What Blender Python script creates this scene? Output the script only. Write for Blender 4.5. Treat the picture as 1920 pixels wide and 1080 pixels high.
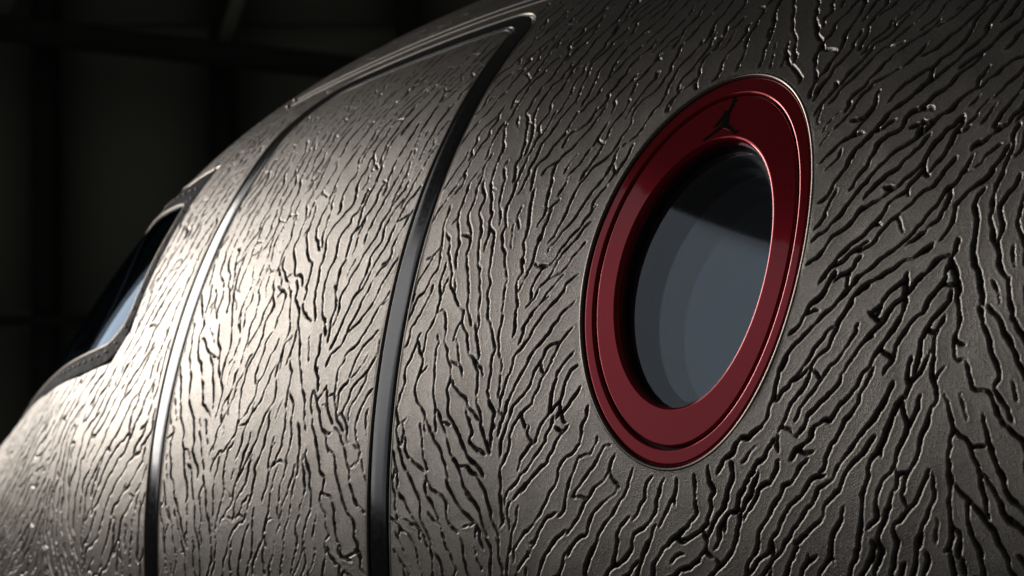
import bpy, math, random
import numpy as np
from mathutils import Matrix, Vector

for o in list(bpy.data.objects):
    bpy.data.objects.remove(o)
scene = bpy.context.scene
col = scene.collection
RNG = np.random.default_rng(11)

# ------------------------------------------------------------------ camera
CAM = np.array([0.0, -3.58612, 0.16382])
RIGHT = np.array([0.74048, 0.66954, -0.05836])
UP = np.array([0.0986, -0.02233, 0.99488])
FWD = np.array([-0.66481, 0.74244, 0.08256])
FPX = 4126.744
cd = bpy.data.cameras.new('camera')
cd.sensor_fit = 'HORIZONTAL'
cd.sensor_width = 36.0
cd.lens = FPX / 1920 * 36
cd.clip_start = 0.05
cd.clip_end = 200
cd.dof.use_dof = True
cd.dof.focus_distance = 3.12
cd.dof.aperture_fstop = 5.6
cam = bpy.data.objects.new('camera', cd)
col.objects.link(cam)
cam.matrix_world = Matrix(((RIGHT[0], UP[0], -FWD[0], CAM[0]), (RIGHT[1], UP[1], -FWD[1], CAM[1]),
                           (RIGHT[2], UP[2], -FWD[2], CAM[2]), (0, 0, 0, 1)))
scene.camera = cam

# ------------------------------------------------------------------ light
world = bpy.data.worlds.new('World')
scene.world = world
world.use_nodes = True
world.node_tree.nodes['Background'].inputs[0].default_value = (1.0, 0.98, 0.95, 1)
world.node_tree.nodes['Background'].inputs[1].default_value = 0.020


def area(name, center, target, w, h, power, color, spread=180):
    l = bpy.data.lights.new(name, 'AREA')
    l.shape = 'RECTANGLE'
    l.size = w
    l.size_y = h
    l.energy = power
    l.color = color
    l.spread = math.radians(spread)
    o = bpy.data.objects.new(name, l)
    col.objects.link(o)
    o.location = center
    d = Vector(target) - Vector(center)
    o.rotation_euler = d.to_track_quat('-Z', 'Y').to_euler()
    return o


# a tall softbox ahead of the nose, and the dim grey hangar doorway beside it
def panel(name, y0, y1, z0, z1, radiance, color, x=-7.9):
    w, h = y1 - y0, z1 - z0
    return area(name, (x, (y0 + y1) / 2, (z0 + z1) / 2), (0, (y0 + y1) / 2, (z0 + z1) / 2), w, h, radiance * math.pi * w * h, color)


KEY = panel('key_softbox', -2.45, 0.25, 1.1, 3.4, 6.0, (1.0, 0.95, 0.89), -7.85)
MID = panel('hangar_doorway_light', -5.6, 0.45, 0.95, 5.0, 0.98, (1.0, 0.965, 0.94), -7.9)
DOOR = panel('hangar_side_doorway_light', -9.6, -3.5, 0.95, 7.5, 0.30, (0.90, 0.94, 1.0), -7.95)

scene.view_settings.view_transform = 'Standard'
scene.view_settings.look = 'None'
scene.view_settings.exposure = 0
scene.view_settings.gamma = 1
scene.render.engine = 'CYCLES'

# ------------------------------------------------------------------ fuselage surface
# chart (x, t): x along the axis in metres, t = girth angle * 1.2 (metres of girth on the barrel)
K = np.array([0, .35, .7, 1.05, 1.4, 1.75, 2.1, 2.5, 3.0, 3.6])
XS = -2.01677
WK = np.array([1.2, 1.19839, 1.18141, 1.13675, 1.04488, 0.90699, 0.74503, 0.55981, 0.35138, 0.12085])
HK = np.array([1.2, 1.1935, 1.18142, 1.14699, 1.06768, 0.93693, 0.75912, 0.52855, 0.23164, -0.12667])
EK = np.array([0.0, 0.01089, 0.00294, -0.00724, -0.00205, -0.01209, -0.03543, -0.0523, -0.04879, -0.03475])


def spline_m(xk, yk):
    n = len(xk)
    h = np.diff(xk)
    A = np.zeros((n, n))
    b = np.zeros(n)
    A[0, 0] = 2 * h[0]
    A[0, 1] = h[0]
    b[0] = 6 * ((yk[1] - yk[0]) / h[0])
    A[-1, -1] = 1
    A[-1, -2] = -1
    for i in range(1, n - 1):
        A[i, i - 1] = h[i - 1]
        A[i, i] = 2 * (h[i - 1] + h[i])
        A[i, i + 1] = h[i]
        b[i] = 6 * ((yk[i + 1] - yk[i]) / h[i] - (yk[i] - yk[i - 1]) / h[i - 1])
    return np.linalg.solve(A, b)


SM = [(yk, spline_m(K, yk)) for yk in (WK, HK, EK)]


def spl(x, k):
    yk, M = SM[k]
    h = np.diff(K)
    x = np.clip(x, K[0], K[-1])
    i = np.clip(np.searchsorted(K, x, 'right') - 1, 0, len(K) - 2)
    a = K[i + 1] - x
    c = x - K[i]
    H = h[i]
    return M[i] * a**3 / (6 * H) + M[i + 1] * c**3 / (6 * H) + (yk[i] / H - M[i] * H / 6) * a + (yk[i + 1] / H - M[i + 1] * H / 6) * c


def surf(x, t):
    x, t = np.broadcast_arrays(np.asarray(x, float), np.asarray(t, float))
    th = t / 1.2
    s = XS - x
    w, h, e = spl(s, 0), spl(s, 1), spl(s, 2)
    h = np.maximum(h, 0.02)
    w = np.maximum(w, 0.02)
    up = np.sin(th) > 0
    g = 1 + e * np.where(up, np.sin(2 * th)**2, 0)
    return np.stack([x, -w * np.cos(th) * g, np.where(up, h, w) * np.sin(th) * g], -1)


def normal(x, t):
    e = 2e-3
    a = surf(x + e, t) - surf(x - e, t)
    b = surf(x, t + e) - surf(x, t - e)
    n = np.cross(a, b)
    n /= np.linalg.norm(n, axis=-1, keepdims=True)
    return n


_n0 = normal(np.array(-1.8), np.array(0.0))
NSIGN = 1.0 if _n0[1] < 0 else -1.0


def lift(x, t, h=0.0):
    """chart point -> world point, h metres above the skin"""
    x = np.asarray(x, float)
    t = np.asarray(t, float)
    h = np.asarray(h, float)
    return surf(x, t) + normal(x, t) * NSIGN * h[..., None]


# ------------------------------------------------------------------ materials
def mat(name):
    m = bpy.data.materials.new(name)
    m.use_nodes = True
    nt = m.node_tree
    return m, nt, nt.nodes['Principled BSDF']


def N(nt, typ, **kw):
    n = nt.nodes.new(typ)
    for k, v in kw.items():
        setattr(n, k, v)
    return n


def simple(name, color, rough, metal=0.0, coat=0.0, noise=0.0, nscale=40, bump=0.0, spec=0.5):
    m, nt, b = mat(name)
    b.inputs['Base Color'].default_value = (*color, 1)
    b.inputs['Metallic'].default_value = metal
    b.inputs['Roughness'].default_value = rough
    b.inputs['Specular IOR Level'].default_value = spec
    if coat:
        b.inputs['Coat Weight'].default_value = coat
        b.inputs['Coat Roughness'].default_value = 0.04
    if noise or bump:
        tc = N(nt, 'ShaderNodeTexCoord')
        no = N(nt, 'ShaderNodeTexNoise')
        no.inputs['Scale'].default_value = nscale
        no.inputs['Detail'].default_value = 4
        nt.links.new(tc.outputs['Object'], no.inputs['Vector'])
        if noise:
            mr = N(nt, 'ShaderNodeMapRange')
            mr.inputs['From Min'].default_value = 0.3
            mr.inputs['From Max'].default_value = 0.7
            mr.inputs['To Min'].default_value = max(0.02, rough - noise)
            mr.inputs['To Max'].default_value = rough + noise
            nt.links.new(no.outputs['Fac'], mr.inputs['Value'])
            nt.links.new(mr.outputs['Result'], b.inputs['Roughness'])
        if bump:
            bp = N(nt, 'ShaderNodeBump')
            bp.inputs['Strength'].default_value = 1.0
            bp.inputs['Distance'].default_value = bump
            nt.links.new(no.outputs['Fac'], bp.inputs['Height'])
            nt.links.new(bp.outputs['Normal'], b.inputs['Normal'])
    return m


def skin_material():
    m, nt, b = mat('embossed_pewter_skin')
    at = N(nt, 'ShaderNodeAttribute', attribute_name='crack')
    tc = N(nt, 'ShaderNodeTexCoord')
    big = N(nt, 'ShaderNodeTexNoise')
    big.inputs['Scale'].default_value = 14
    big.inputs['Detail'].default_value = 5
    nt.links.new(tc.outputs['Object'], big.inputs['Vector'])
    fine = N(nt, 'ShaderNodeTexNoise')
    fine.inputs['Scale'].default_value = 560
    fine.inputs['Detail'].default_value = 3
    fine.inputs['Roughness'].default_value = 0.65
    nt.links.new(tc.outputs['Object'], fine.inputs['Vector'])
    ramp = N(nt, 'ShaderNodeMix', data_type='RGBA')
    ramp.inputs[6].default_value = (0.332, 0.304, 0.274, 1)
    ramp.inputs[7].default_value = (0.420, 0.386, 0.348, 1)
    nt.links.new(big.outputs['Fac'], ramp.inputs[0])
    grain = N(nt, 'ShaderNodeMix', data_type='RGBA', blend_type='MULTIPLY')
    gr = N(nt, 'ShaderNodeMapRange')
    gr.inputs['From Min'].default_value = 0.3
    gr.inputs['From Max'].default_value = 0.7
    gr.inputs['To Min'].default_value = 0.5
    gr.inputs['To Max'].default_value = 1.45
    nt.links.new(fine.outputs['Fac'], gr.inputs['Value'])
    grain.inputs[0].default_value = 1.0
    nt.links.new(ramp.outputs[2], grain.inputs[6])
    nt.links.new(gr.outputs['Result'], grain.inputs[7])
    cr = N(nt, 'ShaderNodeMix', data_type='RGBA')
    cr.inputs[7].default_value = (0.055, 0.052, 0.048, 1)
    nt.links.new(at.outputs['Fac'], cr.inputs[0])
    nt.links.new(grain.outputs[2], cr.inputs[6])
    nt.links.new(cr.outputs[2], b.inputs['Base Color'])
    b.inputs['Metallic'].default_value = 0.97
    rr = N(nt, 'ShaderNodeMapRange')
    rr.inputs['To Min'].default_value = 0.33
    rr.inputs['To Max'].default_value = 0.36
    nt.links.new(at.outputs['Fac'], rr.inputs['Value'])
    nt.links.new(rr.outputs['Result'], b.inputs['Roughness'])
    bp = N(nt, 'ShaderNodeBump')
    bp.inputs['Strength'].default_value = 1.0
    bp.inputs['Distance'].default_value = 0.0006
    nt.links.new(fine.outputs['Fac'], bp.inputs['Height'])
    nt.links.new(bp.outputs['Normal'], b.inputs['Normal'])
    return m


def glass_material(name, tint, ior, rough=0.02, refl=(1, 1, 1)):
    m = bpy.data.materials.new(name)
    m.use_nodes = True
    nt = m.node_tree
    nt.nodes.clear()
    out = N(nt, 'ShaderNodeOutputMaterial')
    tr = N(nt, 'ShaderNodeBsdfTransparent')
    tr.inputs[0].default_value = (*tint, 1)
    gl = N(nt, 'ShaderNodeBsdfGlossy')
    gl.inputs['Color'].default_value = (*refl, 1)
    gl.inputs['Roughness'].default_value = rough
    fr = N(nt, 'ShaderNodeFresnel')
    # thin pane: the same reflectance from either side
    geo = N(nt, 'ShaderNodeNewGeometry')
    two = N(nt, 'ShaderNodeMapRange')
    two.inputs['To Min'].default_value = ior
    two.inputs['To Max'].default_value = 1 / ior
    nt.links.new(geo.outputs['Backfacing'], two.inputs['Value'])
    nt.links.new(two.outputs['Result'], fr.inputs['IOR'])
    mx = N(nt, 'ShaderNodeMixShader')
    nt.links.new(fr.outputs[0], mx.inputs[0])
    nt.links.new(tr.outputs[0], mx.inputs[1])
    nt.links.new(gl.outputs[0], mx.inputs[2])
    nt.links.new(mx.outputs[0], out.inputs[0])
    return m


M_SKIN = skin_material()
M_LIP = simple('pewter_edge', (0.30, 0.275, 0.24), 0.36, 0.9, noise=0.08, nscale=300)
M_BAND = simple('satin_dark_steel', (0.12, 0.121, 0.124), 0.14, 1.0, noise=0.03, nscale=120)
M_BLACK = simple('black_rubber', (0.008, 0.008, 0.008), 0.55)
M_RED = simple('deep_red_lacquer', (0.46, 0.002, 0.018), 0.18, 0.65, coat=1.0, spec=0.3)
M_RIM = simple('champagne_metal_rim', (0.34, 0.30, 0.26), 0.28, 1.0, noise=0.08, nscale=400)
M_EMB = simple('gloss_black', (0.006, 0.006, 0.006), 0.18)
M_PANE = glass_material('window_glass', (0.80, 0.86, 0.92), 1.95, 0.06, refl=(.82, .93, 1.0))
M_PANE1 = glass_material('outer_window_glass', (0.92, 0.95, 0.97), 2.0, 0.03, refl=(.85, .93, 1.0))
M_WSGLASS = glass_material('windshield_glass', (0.30, 0.38, 0.48), 1.45, refl=(.20, .26, .34))
M_FRAME = simple('dark_frame_metal', (0.032, 0.034, 0.038), 0.6, 0.0, noise=0.1, nscale=60, spec=0.03)
M_SEAL = simple('pale_seal', (0.50, 0.43, 0.36), 0.35, 0.6)
M_CABIN = simple('dark_cabin_lining', (0.012, 0.013, 0.015), 0.7)
M_TRIM = simple('window_inner_trim', (0.34, 0.34, 0.33), 0.45)
M_SPACER = simple('black_pane_spacer', (0.02, 0.021, 0.023), 0.5)
M_WALL = simple('dark_painted_cladding', (0.44, 0.45, 0.38), 0.85, noise=0.06, nscale=3, bump=0.002)
M_STEEL = simple('black_painted_steel', (0.06, 0.06, 0.054), 0.8)


# ------------------------------------------------------------------ mesh helpers
def mesh_np(name, verts, quads, material, parent=None, smooth=True, attr=None):
    me = bpy.data.meshes.new(name)
    nv, nf = len(verts), len(quads)
    k = quads.shape[1]
    me.vertices.add(nv)
    me.vertices.foreach_set('co', np.ascontiguousarray(verts, np.float32).ravel())
    me.loops.add(nf * k)
    me.loops.foreach_set('vertex_index', np.ascontiguousarray(quads, np.int32).ravel())
    me.polygons.add(nf)
    me.polygons.foreach_set('loop_start', np.arange(0, nf * k, k, dtype=np.int32))
    if smooth:
        me.polygons.foreach_set('use_smooth', np.ones(nf, bool))
    if attr is not None:
        a = me.attributes.new('crack', 'FLOAT', 'POINT')
        a.data.foreach_set('value', np.ascontiguousarray(attr, np.float32))
    me.update(calc_edges=True)
    me.materials.append(material)
    o = bpy.data.objects.new(name, me)
    col.objects.link(o)
    o.parent = parent
    return o


def loft(name, loops, material, parent, closed=True):
    """loops: list of (n,3) arrays in world space"""
    L = np.stack(loops)
    m, n = L.shape[:2]
    idx = np.arange(m * n).reshape(m, n)
    if closed:
        nx = np.roll(idx, -1, 1)
        q = np.stack([idx[:-1], nx[:-1], nx[1:], idx[1:]], -1).reshape(-1, 4)
    else:
        q = np.stack([idx[:-1, :-1], idx[:-1, 1:], idx[1:, 1:], idx[1:, :-1]], -1).reshape(-1, 4)
    return mesh_np(name, L.reshape(-1, 3), q, material, parent)


def path_normals(p, closed):
    if closed:
        d = np.roll(p, -1, 0) - np.roll(p, 1, 0)
    else:
        d = np.gradient(p, axis=0)
    d /= np.linalg.norm(d, axis=1, keepdims=True) + 1e-12
    return np.stack([-d[:, 1], d[:, 0]], 1)


def ribbon(name, path, profile, material, parent, closed=False):
    """sweep a profile [(offset, height)] along a chart path"""
    path = np.asarray(path, float)
    n = path_normals(path, closed)
    loops = []
    for off, h in profile:
        q = path + n * off
        loops.append(lift(q[:, 0], q[:, 1], np.full(len(q), h)))
    return loft(name, loops, material, parent, closed)


def resample(p, step):
    p = np.asarray(p, float)
    s = np.concatenate([[0], np.cumsum(np.linalg.norm(np.diff(p, axis=0), axis=1))])
    u = np.linspace(0, s[-1], max(2, int(s[-1] / step) + 1))
    return np.stack([np.interp(u, s, p[:, 0]), np.interp(u, s, p[:, 1])], 1)


def arc(cx, cy, r, a0, a1, n=24):
    a = np.radians(np.linspace(a0, a1, n))
    return np.stack([cx + r * np.cos(a), cy + r * np.sin(a)], 1)


def smooth_path(pts, it=3):
    p = np.asarray(pts, float)
    for _ in range(it):
        q = np.empty((2 * len(p) - 2, 2))
        q[0::2] = p[:-1] * .75 + p[1:] * .25
        q[1::2] = p[:-1] * .25 + p[1:] * .75
        p = np.concatenate([p[:1], q, p[-1:]])
    return p


def tag(o, label, cat, group=None, kind=None):
    o['label'] = label
    o['category'] = cat
    if group:
        o['group'] = group
    if kind:
        o['kind'] = kind


# ------------------------------------------------------------------ feature outlines in the chart
DX0, DX1, DT0, DT1 = -3.083, -2.449, -0.42, 1.080      # centre line of the door trim
RF, RA = 0.150, 0.060
door_path = np.concatenate([
    np.stack([np.full(160, DX1), np.linspace(DT0 + .05, DT1 - RA, 160)], 1)[:-1],
    arc(DX1 - RA, DT1 - RA, RA, 0, 90, 18)[:-1],
    np.stack([np.linspace(DX1 - RA, DX0 + RF, 60), np.full(60, DT1)], 1)[:-1],
    arc(DX0 + RF, DT1 - RF, RF, 90, 180, 40)[:-1],
    np.stack([np.full(160, DX0), np.linspace(DT1 - RF, DT0 + .05, 160)], 1)[:-1],
    arc(DX0 + .05, DT0 + .05, .05, 180, 270, 10)[:-1],
    np.stack([np.linspace(DX0 + .05, DX1 - .05, 40), np.full(40, DT0)], 1)[:-1],
    arc(DX1 - .05, DT0 + .05, .05, 270, 360, 10)[:-1]])


def door_sd(x, t):
    """signed distance to the door centre line (negative inside the door)"""
    cx = (DX0 + DX1) / 2
    hx = (DX1 - DX0) / 2
    cy = (DT0 + DT1) / 2
    hy = (DT1 - DT0) / 2
    r = np.where(t > cy, np.where(x > cx, RA, RF), .05)
    qx = np.abs(x - cx) - hx + r
    qy = np.abs(t - cy) - hy + r
    return np.minimum(np.maximum(qx, qy), 0) + np.hypot(np.maximum(qx, 0), np.maximum(qy, 0)) - r


WX, WT = -1.8730, 0.4650
WA, WB = 0.1918, 0.3082


def win_sd(x, t):
    """approximate signed distance to the outer ellipse of the window"""
    u, v = (x - WX) / WA, (t - WT) / WB
    k = np.hypot(u, v)
    g = np.hypot(u / WA, v / WB) / np.maximum(k, 1e-6)
    return (k - 1) / np.maximum(g, 1e-6)


def ws_top(x):
    return 0.985 + 0.20 * (-3.325 - x) + 0.5 * np.maximum(-3.475 - x, 0)


def ws_bot(x):
    return np.interp(-x, [3.325, 3.37, 3.56, 3.88, 4.15, 4.5], [0.535, 0.478, 0.490, 0.550, 0.65, .79])


def ws_sd(x, t):
    return np.maximum.reduce([x + 3.325, ws_bot(x) - t, t - ws_top(x), -4.44 - x])


GT = 1.157
GX0, GX1 = -3.205, -1.2


def gut_sd(x, t):
    return np.maximum(np.abs(t - GT) - .013, np.maximum(GX0 - x, x - GX1))


# ------------------------------------------------------------------ crack pattern (elephant-hide embossing)
RES = 0.0015
CX0, CX1, CT0, CT1 = -4.85, 0.20, -0.62, 1.80
NX, NT = int((CX1 - CX0) / RES), int((CT1 - CT0) / RES)

DIRS = """-3.5,0.4,39 -3.78,0.26,29 -3.87,0.05,31 -3.52,0.23,80 -3.46,0.06,117 -3.32,0.32,43 -3.19,0.2,45 -3.32,0.1,50 -3.13,0.06,86 -3.24,0.42,64 -3.23,0.59,67 -3.27,0.79,85
-3.24,0.98,82 -3.22,1.11,82 -3.12,1.2,45 -2.85,1.23,31 -2.98,0.14,105 -2.99,0.29,109 -2.99,0.44,117 -3,0.54,113 -2.8,0.13,61 -2.79,0.27,64 -2.78,0.41,69 -2.91,0.59,87
-2.9,0.77,91 -2.91,0.91,97 -2.76,0.93,65 -2.63,0.95,54 -2.63,0.72,84 -2.56,0.8,70 -2.65,0.59,79 -2.75,0.56,125 -2.67,0.45,121 -2.62,0.3,121 -2.58,0.21,121 -2.54,0.12,117
-2.64,0.08,67 -2.7,0.17,63 -2.55,0.41,43 -2.53,0.47,58 -2.52,0.32,55 -2.52,0.04,123 -2.59,0.03,72 -2.78,1.02,92 -2.54,0.98,75 -2.43,0.59,66 -2.4,0.45,65 -2.4,0.35,72
-2.35,0.24,123 -2.38,0.12,120 -2.29,0.25,123 -2.26,0.15,124 -2.23,0.07,125 -2.33,0.44,112 -2.28,0.37,113 -2.35,0.55,118 -2.26,0.49,108 -2.3,0.64,113 -2.3,0.73,116 -2.38,0.7,64
-2.4,0.78,66 -2.39,0.63,69 -2.21,0.58,92 -2.15,0.42,51 -2.13,0.5,59 -2.15,0.35,46 -2.1,0.37,49 -2.21,0.3,96 -2.21,0.38,101 -2.15,0.27,59 -2.1,0.23,49 -2.04,0.15,51
-2.13,0.15,55 -2.1,0.07,51 -1.99,0.1,61 -1.96,0.14,68 -2.03,0.03,48 -2.17,0.04,74 -1.91,0.07,52 -1.83,0.12,96 -1.85,0.05,23 -1.74,0.15,54 -1.76,0.06,47 -1.69,0.22,58
-2.24,0.68,80 -2.19,0.72,72 -2.18,0.8,72 -2.08,0.68,69 -2.1,0.56,67 -2.32,0.86,70 -2.25,0.94,77 -2.09,0.94,79 -2.09,0.84,63 -1.95,0.85,79 -1.86,0.89,98 -1.78,0.81,117
-1.74,0.83,83 -1.66,0.72,59 -1.6,0.8,53 -1.5,0.73,46 -1.42,0.75,55 -1.65,0.56,54 -1.59,0.62,49 -1.51,0.52,46 -1.63,0.43,43 -1.56,0.45,40 -1.48,0.44,44 -1.62,0.33,47
-1.55,0.36,42 -1.5,0.33,53 -1.66,0.26,60 -1.59,0.23,51 -1.51,0.25,55 -1.56,0.16,50 -1.64,0.13,54 -1.58,0.07,51 -1.5,0.12,60 -1.48,0.06,70 -1.66,0.05,52 -1.45,0.29,85
-1.44,0.2,85 -1.41,0.39,111 -1.44,0.47,88 -1.42,0.53,67 -1.37,0.54,67 -1.37,0.37,115 -1.4,0.29,119 -1.36,0.25,123 -1.4,0.19,114 -1.38,0.12,113 -1.35,0.05,118 -1.42,0.09,105
-1.35,0.16,116 -1.36,0.44,87 -1.4,0.62,57"""
ctrl = np.array([[float(v) for v in s.split(',')] for s in DIRS.split()])


def vnoise(w, h, cell, rng):
    gw, gh = int(w / cell) + 3, int(h / cell) + 3
    g = rng.standard_normal((gw, gh)).astype(np.float32)
    u = np.arange(w) / cell
    v = np.arange(h) / cell
    i, j = u.astype(int), v.astype(int)
    fu, fv = (u - i).astype(np.float32), (v - j).astype(np.float32)
    fu = fu * fu * (3 - 2 * fu)
    fv = fv * fv * (3 - 2 * fv)
    a = g[i] * (1 - fu[:, None]) + g[i + 1] * fu[:, None]
    return a[:, j] * (1 - fv) + a[:, j + 1] * fv


def make_cracks():
    rng = np.random.default_rng(5)
    random.seed(5)
    # direction field on a 1 cm lattice
    G = 0.01
    gx = np.arange(CX0, CX1 + G, G)
    gt = np.arange(CT0, CT1 + G, G)
    A, B = np.meshgrid(gx, gt, indexing='ij')
    d2 = (A[..., None] - ctrl[:, 0])**2 + (B[..., None] - ctrl[:, 1])**2
    w = 1 / (d2 + 0.0006)**1.7
    a2 = np.radians(ctrl[:, 2]) * 2
    vx = (w * np.cos(a2)).sum(-1)
    vy = (w * np.sin(a2)).sum(-1)
    ang = 0.5 * np.arctan2(vy, vx)
    ang = ang + np.radians(6) * vnoise(len(gx), len(gt), 7, rng) + np.radians(7) * vnoise(len(gx), len(gt), 3.2, rng)
    DXg, DYg = np.cos(ang), np.sin(ang)
    chaos = np.clip(vnoise(len(gx), len(gt), 11, rng) - 0.75, 0, 1)
    wid = vnoise(len(gx), len(gt), 9, rng)
    # occupancy raster, 3 mm cells
    OC = 0.003
    ow, oh = int((CX1 - CX0) / OC) + 1, int((CT1 - CT0) / OC) + 1
    occ = np.zeros((ow, oh), np.int32)
    xx = CX0 + (np.arange(ow) + .5) * OC
    tt = CT0 + (np.arange(oh) + .5) * OC
    X2, T2 = np.meshgrid(xx, tt, indexing='ij')
    feat = np.minimum.reduce([np.abs(door_sd(X2, T2)) - .027, win_sd(X2, T2) - .014, ws_sd(X2, T2) - .010, gut_sd(X2, T2) - .006])
    occ[feat < 0] = -1
    core = occ.copy()
    discs = {}
    for r in range(1, 9):
        k = np.arange(-r, r + 1)
        a, b = np.meshgrid(k, k, indexing='ij')
        mk = a * a + b * b <= (r + .3)**2
        discs[r] = (a[mk], b[mk])
    out = []
    cid = 0
    field = (DXg, DYg)

    def grow(x, t, L, sgn, me, r):
        pts = []
        h = 0.003
        jit = 0.0
        merge = random.random() < .85
        pd = None
        extra = None
        wob = 0.28
        n = 0
        while n * h < L:
            i, j = int((x - CX0) / G), int((t - CT0) / G)
            if not (1 <= i < len(gx) - 1 and 1 <= j < len(gt) - 1):
                break
            dx, dy = field[0][i, j], field[1][i, j]
            c = chaos[i, j]
            jit = jit * .72 + random.gauss(0, wob * (.6 + .6 * c))
            if random.random() < .045:
                jit += random.choice((-1, 1)) * random.uniform(.3, .8)
            ca, sa = math.cos(jit), math.sin(jit)
            dx, dy = dx * ca - dy * sa, dx * sa + dy * ca
            if pd is None:
                if sgn < 0:
                    dx, dy = -dx, -dy
            elif dx * pd[0] + dy * pd[1] < 0:
                dx, dy = -dx, -dy
            pd = (dx, dy)
            x += dx * h
            t += dy * h
            oi, oj = int((x - CX0) / OC), int((t - CT0) / OC)
            if not (0 <= oi < ow and 0 <= oj < oh):
                break
            v = core[oi, oj]
            if v == -1:
                break
            if v and v != me:
                if not merge:
                    break
                extra = (extra or 0) + 1
                if extra > 3:
                    break
            pts.append((x, t))
            n += 1
        return pts

    def mark(p, me, r):
        stamp(occ, p, me, r)
        stamp(core, p, me, 2)

    def stamp(occ, p, me, r):
        a, b = discs[r]
        for (x, t) in p[::2]:
            oi, oj = int((x - CX0) / OC), int((t - CT0) / OC)
            I = np.clip(oi + a, 0, ow - 1)
            J = np.clip(oj + b, 0, oh - 1)
            s = occ[I, J]
            z = s == 0
            occ[I[z], J[z]] = me

    passes = [(32000, 4, .12, .42, 1.0), (26000, 3, .04, .18, .88), (22000, 2, .010, .05, .66)]
    for np_, r_, l0, l1, wf in passes:
        sx = rng.uniform(CX0, CX1, np_)
        st = rng.uniform(CT0, CT1, np_)
        for x, t in zip(sx, st):
            r = max(2, r_ - 1) if -3.1 < x < -1.95 or (x > -1.95 and random.random() < .85) else r_
            oi, oj = int((x - CX0) / OC), int((t - CT0) / OC)
            a, b = discs[r]
            if occ[np.clip(oi + a, 0, ow - 1), np.clip(oj + b, 0, oh - 1)].any():
                continue
            cid += 1
            L = random.uniform(l0, l1) * (1.0 if random.random() < .8 else 1.5)
            p1 = grow(x, t, L / 2, -1, cid, r)
            p2 = grow(x, t, L / 2, 1, cid, r)
            p = p1[::-1] + [(x, t)] + p2
            if len(p) * .003 < .010:
                continue
            mark(p, cid, r)
            out.append((p, wf))
            # side branch
            for _b in range(2 if len(p) > 40 else 1):
                if not (r_ > 2 and random.random() < .6 and len(p) > 12):
                    break
                k = random.randrange(4, len(p) - 4)
                bx, bt = p[k]
                q0 = p[k + 1]
                a0 = math.atan2(q0[1] - bt, q0[0] - bx) + random.choice((-1, 1)) * random.uniform(.4, .85) + (math.pi if random.random() < .5 else 0)
                br = [(bx, bt)]
                reach = random.randrange(4, 14)
                inside = 0
                for s in range(reach):
                    a0 += random.gauss(0, .22)
                    bx += math.cos(a0) * .003
                    bt += math.sin(a0) * .003
                    oi, oj = int((bx - CX0) / OC), int((bt - CT0) / OC)
                    if not (0 <= oi < ow and 0 <= oj < oh) or occ[oi, oj] == -1:
                        break
                    br.append((bx, bt))
                    if core[oi, oj] not in (0, cid):
                        inside += 1
                        if inside > 2:
                            break
                if len(br) > 2:
                    mark(br, cid, r)
                    out.append((br, wf * .9))
    # discs -> signed distance raster
    C, W = [], []
    for p, wf in out:
        p = resample(p, .0018)
        n = len(p)
        s = np.linspace(0, 1, n)
        L = n * .0018
        taper = np.minimum(1, np.minimum(s, 1 - s) * L / .010 + .45)
        gi = np.clip(((p[:, 0] - CX0) / G).astype(int), 0, len(gx) - 1)
        gj = np.clip(((p[:, 1] - CT0) / G).astype(int), 0, len(gt) - 1)
        wn = 1 + .22 * np.interp(s * L / .012, np.arange(int(L / .012) + 3), rng.standard_normal(int(L / .012) + 3))
        base = (.00155 + .00125 * np.clip((p[:, 0] + 2.4) / 1.0, 0, 1) + .0009 * np.clip((-3.1 - p[:, 0]) / .3, 0, 1)) * (1 + .20 * wid[gi, gj] + .3 * chaos[gi, gj])
        C.append(p)
        W.append(np.clip(base * wf * np.clip(wn, .6, 1.7) * taper, .00105, .0044))
    C = np.concatenate(C)
    W = np.concatenate(W).astype(np.float32)
    u = (C[:, 0] - CX0) / RES
    v = (C[:, 1] - CT0) / RES
    iu, iv = np.floor(u).astype(int), np.floor(v).astype(int)
    fu, fv = (u - iu).astype(np.float32), (v - iv).astype(np.float32)
    sd = np.full((NX, NT), 0.012, np.float32)
    flat = sd.ravel()
    R = 7
    for a in range(-R, R + 2):
        for b in range(-R, R + 2):
            if a * a + b * b > 66:
                continue
            I, J = iu + a, iv + b
            ok = (I >= 0) & (I < NX) & (J >= 0) & (J < NT)
            dist = np.hypot(a - fu, b - fv) * RES - W
            np.minimum.at(flat, (I * NT + J)[ok], dist[ok])
    sd = flat.reshape(NX, NT)
    sd = sd + vnoise(NX, NT, 4.2, rng) * .00032
    return sd, len(out)


SD, NCR = make_cracks()
print('cracks', NCR)
SOFT = vnoise(NX, NT, 24, RNG) * .00018 + vnoise(NX, NT, 60, RNG) * .00035


def sample(R, x, t):
    u = np.clip((x - CX0) / RES, 0, NX - 1.01)
    v = np.clip((t - CT0) / RES, 0, NT - 1.01)
    i, j = u.astype(int), v.astype(int)
    a, b = (u - i).astype(np.float32), (v - j).astype(np.float32)
    return (R[i, j] * (1 - a) + R[i + 1, j] * a) * (1 - b) + (R[i, j + 1] * (1 - a) + R[i + 1, j + 1] * a) * b


def sstep(a, b, x):
    k = np.clip((x - a) / (b - a), 0, 1)
    return k * k * (3 - 2 * k)


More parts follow.
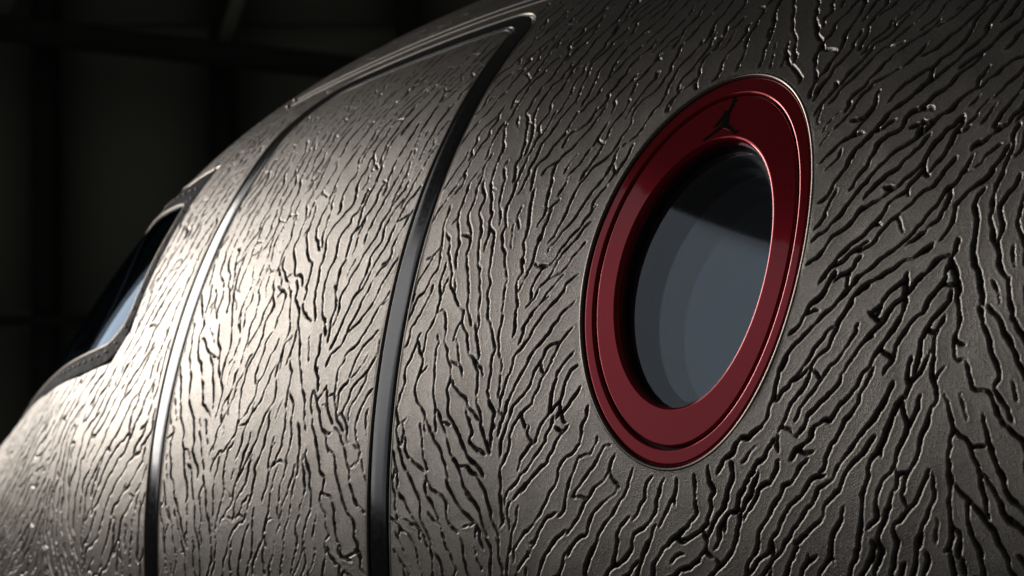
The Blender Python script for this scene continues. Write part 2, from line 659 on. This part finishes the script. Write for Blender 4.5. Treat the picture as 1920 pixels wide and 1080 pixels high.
def skin_height(x, t):
    sd = sample(SD, x, t)
    cut = sstep(.0004, -.0017, sd)
    rim = np.exp(-((sd - .0022) / .0022)**2)
    dd = np.abs(door_sd(x, t)) - .0265
    ww = win_sd(x, t) - .004
    ff = np.minimum.reduce([dd, ww, ws_sd(x, t) - .006, gut_sd(x, t) - .004])
    keep = sstep(-.002, .006, ff)
    h = (-.0066 * (1 - .45 * sstep(.62, 1.0, t)) * cut + .00022 * rim + sample(SOFT, x, t)) * keep
    sink = sstep(.001, -.006, ff)
    return h - .012 * sink, cut * keep


def patch(xs, ts):
    """displaced patch: vertices, quads, crack attribute and per-face chart centres"""
    X, T = np.meshgrid(xs, ts, indexing='ij')
    h, cr = skin_height(X, T)
    P = lift(X, T, h)
    m, n = X.shape
    idx = np.arange(m * n).reshape(m, n)
    q = np.stack([idx[:-1, :-1], idx[1:, :-1], idx[1:, 1:], idx[:-1, 1:]], -1).reshape(-1, 4)
    fx = ((X[:-1, :-1] + X[1:, 1:]) / 2).ravel()
    ft = ((T[:-1, :-1] + T[1:, 1:]) / 2).ravel()
    return P.reshape(-1, 3), q, cr.ravel(), fx, ft


def compact(v, q, a):
    used = np.zeros(len(v), bool)
    used[q.ravel()] = True
    mp = np.cumsum(used) - 1
    return v[used], mp[q], a[used]


# ------------------------------------------------------------------ the jet
jet = bpy.data.objects.new('private_jet', None)
col.objects.link(jet)
jet.location = (0, 0, 0)
tag(jet, 'pewter grey jet with embossed cracked-hide skin, round-cornered door and red-ringed oval window', 'jet')

pieces = []
xs = np.concatenate([np.arange(-3.13, -2.46, .0023), np.arange(-2.46, -1.12, .0019)])
pieces.append(patch(xs, np.arange(-.15, 1.53, .00185)))
pieces.append(patch(np.arange(-4.80, -3.1265, .0036), np.arange(-.20, 1.70, .0030)))
pieces.append(patch(np.arange(-1.124, -.72, .0045), np.arange(-.15, 1.53, .0040)))
pieces.append(patch(np.arange(-.7245, .18, .0070), np.arange(-.15, 1.53, .0060)))
pieces.append(patch(np.arange(-3.13, .18, .0080), np.arange(1.525, 1.78, .0060)))
pieces.append(patch(np.arange(-3.13, .18, .0070), np.arange(-.60, -.1445, .0060)))
pieces.append(patch(np.arange(-4.80, -3.1265, .0080), np.arange(-.60, -.195, .0070)))
SV, SQ, SA, DV = [], [], [], []
off = 0
for v, q, a, fx, ft in pieces:
    ds = door_sd(fx, ft)
    cutaway = (win_sd(fx, ft) < -.008) | (ws_sd(fx, ft) < -.012) | (np.abs(ds) < .0190) | (gut_sd(fx, ft) < -.010)
    door = (ds < 0) & ~cutaway
    body = (ds >= 0) & ~cutaway
    if door.any():
        DV.append(compact(v, q[door], a))
    vv, qq, aa = compact(v, q[body], a)
    SV.append(vv)
    SQ.append(qq + off)
    SA.append(aa)
    off += len(vv)
skin = mesh_np('fuselage_skin', np.concatenate(SV), np.concatenate(SQ)[:, ::-1] if NSIGN < 0 else np.concatenate(SQ), M_SKIN, jet, attr=np.concatenate(SA))
off = 0
dv, dq, da = [], [], []
for v, q, a in DV:
    dv.append(v)
    dq.append(q + off)
    da.append(a)
    off += len(v)
door = mesh_np('door', np.concatenate(dv), np.concatenate(dq), M_SKIN, jet, attr=np.concatenate(da))
door['label'] = 'entry door skin with the same embossed cracks inside a dark steel trim'
print('skin quads', len(skin.data.polygons), len(door.data.polygons))

# plain hull closing the barrel above, below and behind the embossed area
hx = np.concatenate([np.linspace(XS - 3.2, -.6, 60), np.linspace(-.5, 1.6, 12)])
ht = np.linspace(1.68, 1.2 * 2 * math.pi - .58, 60)
HX, HT = np.meshgrid(hx, ht, indexing='ij')
loft('hull', list(lift(HX, HT, np.full(HX.shape, -.004))), M_LIP, jet, closed=False)
hx2 = np.linspace(.17, 1.6, 30)
ht2 = np.linspace(-.60, 1.76, 40)
HX, HT = np.meshgrid(hx2, ht2, indexing='ij')
loft('hull', list(lift(HX, HT, np.full(HX.shape, -.004))), M_LIP, jet, closed=False)
tt_ = np.linspace(0, 1.2 * 2 * math.pi, 80, endpoint=False)
caps = [lift(np.full(80, -4.79), tt_, np.full(80, -.006)), lift(np.full(80, -5.0), tt_, np.full(80, -.006)), lift(np.full(80, XS - 3.2), tt_, np.full(80, -.006))]
cen = caps[-1].mean(0)
for k, s in ((.12, .85), (.22, .6), (.27, .3), (.285, .02)):
    caps.append((caps[2] - cen) * s + cen + np.array([-k, 0, 0]))
loft('nose_cap', caps, M_LIP, jet)

# ---- door trim: pewter lip, black gap, satin steel band
lip_prof = [(.0285, -.004), (.0279, .0000), (.0271, .0004), (.0258, .0004), (.0248, .0000), (.0242, -.004), (.0240, -.010)]
trim = ribbon('door_trim', door_path, [(k * q, h) for k, row in ((-1, [(.0187, -.009), (.0185, -.0028), (.0181, -.0008), (.0175, -.0001), (.0168, 0), (.0080, .00002)]), (1, [(.0080, .00002), (.0168, 0), (.0175, -.0001), (.0181, -.0008), (.0185, -.0028), (.0187, -.009)])) for q, h in row], M_BAND, jet, True)
trim['label'] = 'satin dark steel trim strip running round the door'
ribbon('trim_lip', door_path, lip_prof, M_LIP, trim, True)
ribbon('trim_lip', door_path, [(-a, b) for a, b in lip_prof], M_LIP, trim, True)
ribbon('trim_gap', door_path, [(-.030, -.0105), (0, -.0115), (.030, -.0105)], M_BLACK, trim, True)


# ---- oval window
def ell(da, dt=0.0, n=220, h=0.0, a=None, b=None, ct=None):
    ph = np.linspace(0, 2 * math.pi, n, endpoint=False)
    A = (WA if a is None else a) + da
    B = (WB if b is None else b) + da
    return lift(WX + A * np.cos(ph), (WT if ct is None else ct) + dt + B * np.sin(ph), np.full(n, h))


GA, GB, GC = 0.1705, 0.2785, 0.4618
IA, IB, IC = 0.1300, 0.2080, 0.4495
ring = loft('window_ring', [ell(.004, h=-.012), ell(-.0005, h=-.0085), ell(-.0012, h=-.0045), ell(-.0024, h=-.0030), ell(-.0040, h=-.0025), ell(-.0052, h=-.0024), ell(-.0064, h=-.0024), ell(.0064, a=GA, b=GB, ct=GC, h=-.0024), ell(.0054, a=GA, b=GB, ct=GC, h=-.0024),
                            ell(.0048, a=GA, b=GB, ct=GC, h=-.0024), ell(.0030, a=GA, b=GB, ct=GC, h=-.0032), ell(.0019, a=GA, b=GB, ct=GC, h=-.0052), ell(.0016, a=GA, b=GB, ct=GC, h=-.012)], M_RED, jet)
ring['label'] = 'deep red lacquered outer ring of the oval window'
rim = loft('rim', [ell(.0068, h=-.004), ell(.0062, h=.0000), ell(.0050, h=.0007), ell(.0028, h=.0007), ell(.0014, h=.0000), ell(.0006, h=-.0016), ell(.0003, h=-.010)], M_RIM, ring)
ps = dict(a=GA, b=GB, ct=GC)
pi_ = dict(a=IA, b=IB, ct=IC)
loft('ring_groove', [ell(.0035, **ps, h=-.0100), ell(-.0035, **ps, h=-.0100)], M_BLACK, ring)
plate = loft('face_plate', [ell(-.0016, **ps, h=-.012), ell(-.0019, **ps, h=-.0062), ell(-.0027, **ps, h=-.0046), ell(-.0040, **ps, h=-.0040), ell(-.0050, **ps, h=-.0040), ell(-.0062, **ps, h=-.0040), ell(-.0150, **ps, h=-.0040), ell(.0150, **pi_, h=-.0040), ell(.0076, **pi_, h=-.0040),
                            ell(.0066, **pi_, h=-.0040), ell(.0056, **pi_, h=-.0040), ell(.0040, **pi_, h=-.0044), ell(.0018, **pi_, h=-.0060), ell(0, **pi_, h=-.0105), ell(-.0003, **pi_, h=-.020)], M_RED, ring)
loft('gasket', [ell(.001, **pi_, h=-.018), ell(-.0012, **pi_, h=-.0195), ell(-.0016, **pi_, h=-.029), ell(-.0030, **pi_, h=-.031)], M_BLACK, ring)


def pane(name, da, h, material, parent, n=160, rings=44, bulge=0.0):
    vs = []
    ph = np.linspace(0, 2 * math.pi, n, endpoint=False)
    loops = []
    for k in np.linspace(1, .0005, rings):
        loops.append(lift(WX + (IA + da) * k * np.cos(ph), IC + (IB + da) * k * np.sin(ph), np.full(n, h + bulge * (1 - k * k))))
    return loft(name, loops, material, parent)


pane('pane', -.0008, -.0275, M_PANE1, ring)
loft('pane_spacer', [ell(-.001, **pi_, h=-.032), ell(-.012, **pi_, h=-.033), ell(-.0125, **pi_, h=-.055)], M_SPACER, ring)
pane('pane', -.004, -.057, M_PANE, ring)
loft('pane_spacer', [ell(-.003, **pi_, h=-.060), ell(-.022, **pi_, h=-.061), ell(-.023, **pi_, h=-.085)], M_SPACER, ring)
pane('pane', -.010, -.088, M_PANE, ring)
pane('window_shade', .06, -.22, M_CABIN, ring)

EMB = [(-30, 359), (-6, 366), (32, 346), (48, 308), (45, 280), (23, 267), (18, 198), (4, 135), (-9, 82), (-2, 38), (14, -25), (19, -85), (28, -128), (79, -168), (127, -205), (167, -256), (209, -309), (269, -304), (290, -306), (257, -335), (222, -364), (205, -359), (162, -312), (109, -272), (43, -235), (-33, -207), (-67, -213), (-117, -251), (-193, -304), (-266, -356), (-307, -382), (-332, -389), (-341, -376), (-312, -341), (-222, -272), (-157, -212), (-100, -168), (-82, -139), (-91, -87), (-120, -68), (-159, -125), (-173, -149), (-214, -162), (-227, -150), (-195, -136), (-166, -64), (-126, 16), (-103, 53), (-110, 87), (-108, 120), (-85, 131), (-45, 112), (-30, 193), (-20, 267), (-30, 316)]
ev = np.array([(WX0, T0) for WX0, T0 in EMB], float) * 1e-4 + np.array([-1.875, .700])
top = lift(ev[:, 0], ev[:, 1], np.full(len(ev), -.0031))
bot = lift(ev[:, 0], ev[:, 1], np.full(len(ev), -.0055))
n = len(ev)
me = bpy.data.meshes.new('emblem')
me.from_pydata([tuple(p) for p in np.concatenate([top, bot])], [], [tuple(range(n - 1, -1, -1))] + [(i, (i + 1) % n, n + (i + 1) % n, n + i) for i in range(n)])
me.update()
me.materials.append(M_EMB)
emb = bpy.data.objects.new('emblem', me)
col.objects.link(emb)
emb.parent = ring
emb['label'] = 'small black leaping figure emblem with one arm raised'

# ---- rain gutter above the door
gp = np.stack([np.linspace(GX0, GX1, 220), np.full(220, GT)], 1)
gut = ribbon('rain_gutter', gp, [(-.0160, -.004), (-.0152, .0004), (-.0142, .0010), (-.0128, .0004), (-.0118, -.004), (-.0115, -.008), (.0108, -.008), (.0112, -.003), (.0116, .0012), (.0126, .0018), (.0140, .0010), (.0152, -.004)], M_LIP, jet)
ribbon('gutter_channel', gp, [(-.0118, -.0015), (0, -.0025), (.0112, -.0005)], M_BLACK, gut)


def bead(name, x, t, h, r, material, parent, me=None):
    if me is None:
        import bmesh
        bm = bmesh.new()
        bmesh.ops.create_uvsphere(bm, u_segments=12, v_segments=8, radius=1)
        me = bpy.data.meshes.new(name)
        bm.to_mesh(me)
        bm.free()
        me.polygons.foreach_set('use_smooth', np.ones(len(me.polygons), bool))
        me.materials.append(material)
    o = bpy.data.objects.new(name, me)
    col.objects.link(o)
    o.parent = parent
    o.location = lift(np.array(x), np.array(t), np.array(h))
    o.scale = (r, r, r)
    return o


b0 = bead('gutter_end', GX0 - .002, GT + .0135, .001, .0052, M_RIM, gut)
bead('gutter_end', GX0 - .002, GT - .0140, .001, .0050, M_RIM, gut, b0.data)

# ---- windshield
gl_top = [(-4.38, 1.39), (-3.9, 1.14), (-3.62, .995), (-3.50, .938), (-3.385, .897), (-3.356, .880)]
gl_side = [(-3.350, .80), (-3.352, .70), (-3.350, .60)]
gl_bot = [(-3.362, .555), (-3.40, .532), (-3.44, .525), (-3.64, .552), (-3.90, .606), (-4.10, .682), (-4.38, .81)]
outer = [(-4.43, ws_top(-4.43) + .006), (-3.9, ws_top(-3.9) + .006), (-3.6, ws_top(-3.6) + .006), (-3.475, ws_top(-3.475) + .006), (-3.33, ws_top(-3.33) + .006), (-3.319, ws_top(-3.33) - .012)] + [(-3.319, .75), (-3.319, .53)] + [(-3.366, .472), (-3.56, .484), (-3.88, .544), (-4.15, .644), (-4.43, .752)]
glp = resample(smooth_path(gl_top + gl_side + gl_bot, 2), .008)
outp = resample(smooth_path(outer, 2), .008)
nn = 260


def even(p, n):
    s = np.concatenate([[0], np.cumsum(np.linalg.norm(np.diff(p, axis=0), axis=1))])
    u = np.linspace(0, s[-1], n)
    return np.stack([np.interp(u, s, p[:, 0]), np.interp(u, s, p[:, 1])], 1)


def nearest_outer(g):
    # walk both outlines piecewise so the corners correspond
    return g


def legs(p, n3):
    """split an outline at its two right-hand corners and resample every leg"""
    c1 = np.argmax(p[:, 0] + .35 * p[:, 1])
    c2 = np.argmax(p[:, 0] - .9 * p[:, 1])
    return np.concatenate([even(p[:c1 + 1], n3)[:-1], even(p[c1:c2 + 1], n3)[:-1], even(p[c2:], n3)])


GLP, OUP = legs(glp, 90), legs(outp, 90)
fl = []
for k, h in ((0, -.006), (.02, .0004), (.10, .0009), (.88, .0009), (.97, .0003), (1.0, -.009), (1.0, -.035)):
    p = OUP * (1 - k) + GLP * k
    fl.append(lift(p[:, 0], p[:, 1], np.full(len(p), h)))
wsf = loft('windshield_frame', fl, M_FRAME, jet, closed=False)
wsf['label'] = 'dark bolted metal frame round the cockpit windshield'
# glass: rows between the upper and the lower outline
c1 = np.argmax(GLP[:, 0] + .35 * GLP[:, 1])
xsg = np.linspace(-4.38, -3.350, 80)
rows = []
tp = np.interp(xsg, [-4.38, -3.9, -3.62, -3.5, -3.385, -3.349], [1.40, 1.15, 1.005, .948, .905, .89])
bt = np.interp(xsg, [-4.38, -4.1, -3.9, -3.64, -3.44, -3.40, -3.362, -3.349], [.80, .67, .596, .542, .515, .522, .545, .58])
for k in np.linspace(0, 1, 40):
    rows.append(lift(xsg, bt * (1 - k) + tp * k, np.full(80, -.0015)))
loft('windshield_glass', rows, M_WSGLASS, wsf, closed=False)
loft('cockpit_lining', [r * np.array([1, .80, .86]) for r in [lift(np.linspace(-4.42, -3.3, 60), .40 + (.75 * k) + np.zeros(60), np.full(60, -.03)) for k in np.linspace(0, 1, 30)]], M_CABIN, wsf, closed=False)
ribbon('seal', GLP, [(-.0040, -.004), (-.003, .0012), (0, .0020), (.003, .0012), (.0040, -.004)], M_SEAL, wsf)
tl = resample([(-4.40, ws_top(-4.40)), (-3.6, ws_top(-3.6)), (-3.475, ws_top(-3.475)), (-3.335, ws_top(-3.335))], .01)
ribbon('seal', tl, [(-.0040, -.004), (-.003, .0012), (0, .0020), (.003, .0012), (.0040, -.004)], M_SEAL, wsf)
mid = even(OUP * .42 + GLP * .58, 64)
bm0 = None
for k, (x, t) in enumerate(mid):
    if x > -4.2:
        b_ = bead('bolt', x, t, .0008, .0034, M_RIM, wsf, bm0)
        bm0 = b_.data

# ------------------------------------------------------------------ hangar wall behind
# wall frame: right along RIGHT, up along UP, standing 15 m from the camera
WO = CAM + FWD * 15.0


def wpt(px, py, dz=0.0):
    """a place on the hangar wall (metres right / up of its middle)"""
    k = (15.0 + dz)
    return CAM + FWD * k + RIGHT * px + UP * py


def wall_box(name, r0, r1, u0, u1, d0, d1, material, parent=None, shear=0.0):
    P = []
    for d in (d0, d1):
        for r, u in ((r0, u0), (r1, u0), (r1, u1), (r0, u1)):
            s = shear * (r - r0)
            P.append(CAM + FWD * (15 + d) + RIGHT * r + UP * (u + s))
    q = np.array([(0, 1, 2, 3), (7, 6, 5, 4), (0, 4, 5, 1), (1, 5, 6, 2), (2, 6, 7, 3), (3, 7, 4, 0)])
    return mesh_np(name, np.array(P), q, material, parent, smooth=False)


def wr(px):
    return (px - 960) / FPX * 15


def wu(py):
    return (540 - py) / FPX * 15


wall = wall_box('hangar_wall', -7, 7, -5, 5, .42, .55, M_WALL)
wall['kind'] = 'structure'
edges = [wr(v) for v in (-620, -290, 72, 408, 760, 1110, 1460, 1810, 2160)]
for i in range(len(edges) - 1):
    for (u0, u1) in ((wu(1700), wu(615)), (wu(590), wu(60)), (wu(40), wu(-700))):
        wall_box('cladding_panel', edges[i] + .04, edges[i + 1] - .04, u0 + .03, u1 - .03, .36, .415, M_WALL, wall)
for i, px in enumerate((-290, 72, 408, 760, 1110)):
    c = wall_box('steel_column', wr(px) - .075, wr(px) + .075, wu(1700), wu(-700), .12, .35, M_STEEL)
    tag(c, ['steel column of the dark hangar wall, end of the row', 'steel column of the dark hangar wall beside the jet nose', 'steel column of the dark hangar wall with the brace rising from it',
            'steel column of the dark hangar wall behind the jet crown', 'steel column of the dark hangar wall behind the jet barrel'][i], 'column', 'hangar wall columns')
gd = wall_box('roof_girder', wr(-500), wr(1500), wu(18), wu(-22), -.25, .08, M_STEEL, shear=-.115)
tag(gd, 'deep black steel girder sloping across the dark hangar wall', 'girder')
rl = wall_box('wall_rail', wr(-500), wr(1500), wu(612), wu(592), .02, .11, M_STEEL)
tag(rl, 'horizontal steel rail along the dark hangar wall behind the nose', 'rail')


def strut(name, a, b, w, label):
    a, b = np.array(a), np.array(b)
    d = (b - a) / np.linalg.norm(b - a)
    s = np.cross(d, FWD)
    P = []
    for p in (a, b):
        for i, j in ((-1, -1), (1, -1), (1, 1), (-1, 1)):
            P.append(p + s * i * w + FWD * j * w)
    q = np.array([(3, 2, 1, 0), (4, 5, 6, 7), (0, 1, 5, 4), (1, 2, 6, 5), (2, 3, 7, 6), (3, 0, 4, 7)])
    o = mesh_np(name, np.array(P), q, M_WALL, None, smooth=False)
    tag(o, label, 'brace', 'hangar braces')
    return o


strut('diagonal_brace', CAM + FWD * 15 + RIGHT * wr(412) + UP * wu(108), CAM + FWD * 15 + RIGHT * wr(500) + UP * wu(-160), .045, 'pale diagonal brace rising from the girder above the jet crown')
strut('diagonal_brace', CAM + FWD * 15 + RIGHT * wr(-2) + UP * wu(60), CAM + FWD * 15 + RIGHT * wr(75) + UP * wu(-160), .045, 'pale diagonal brace rising from the girder at the end of the wall')
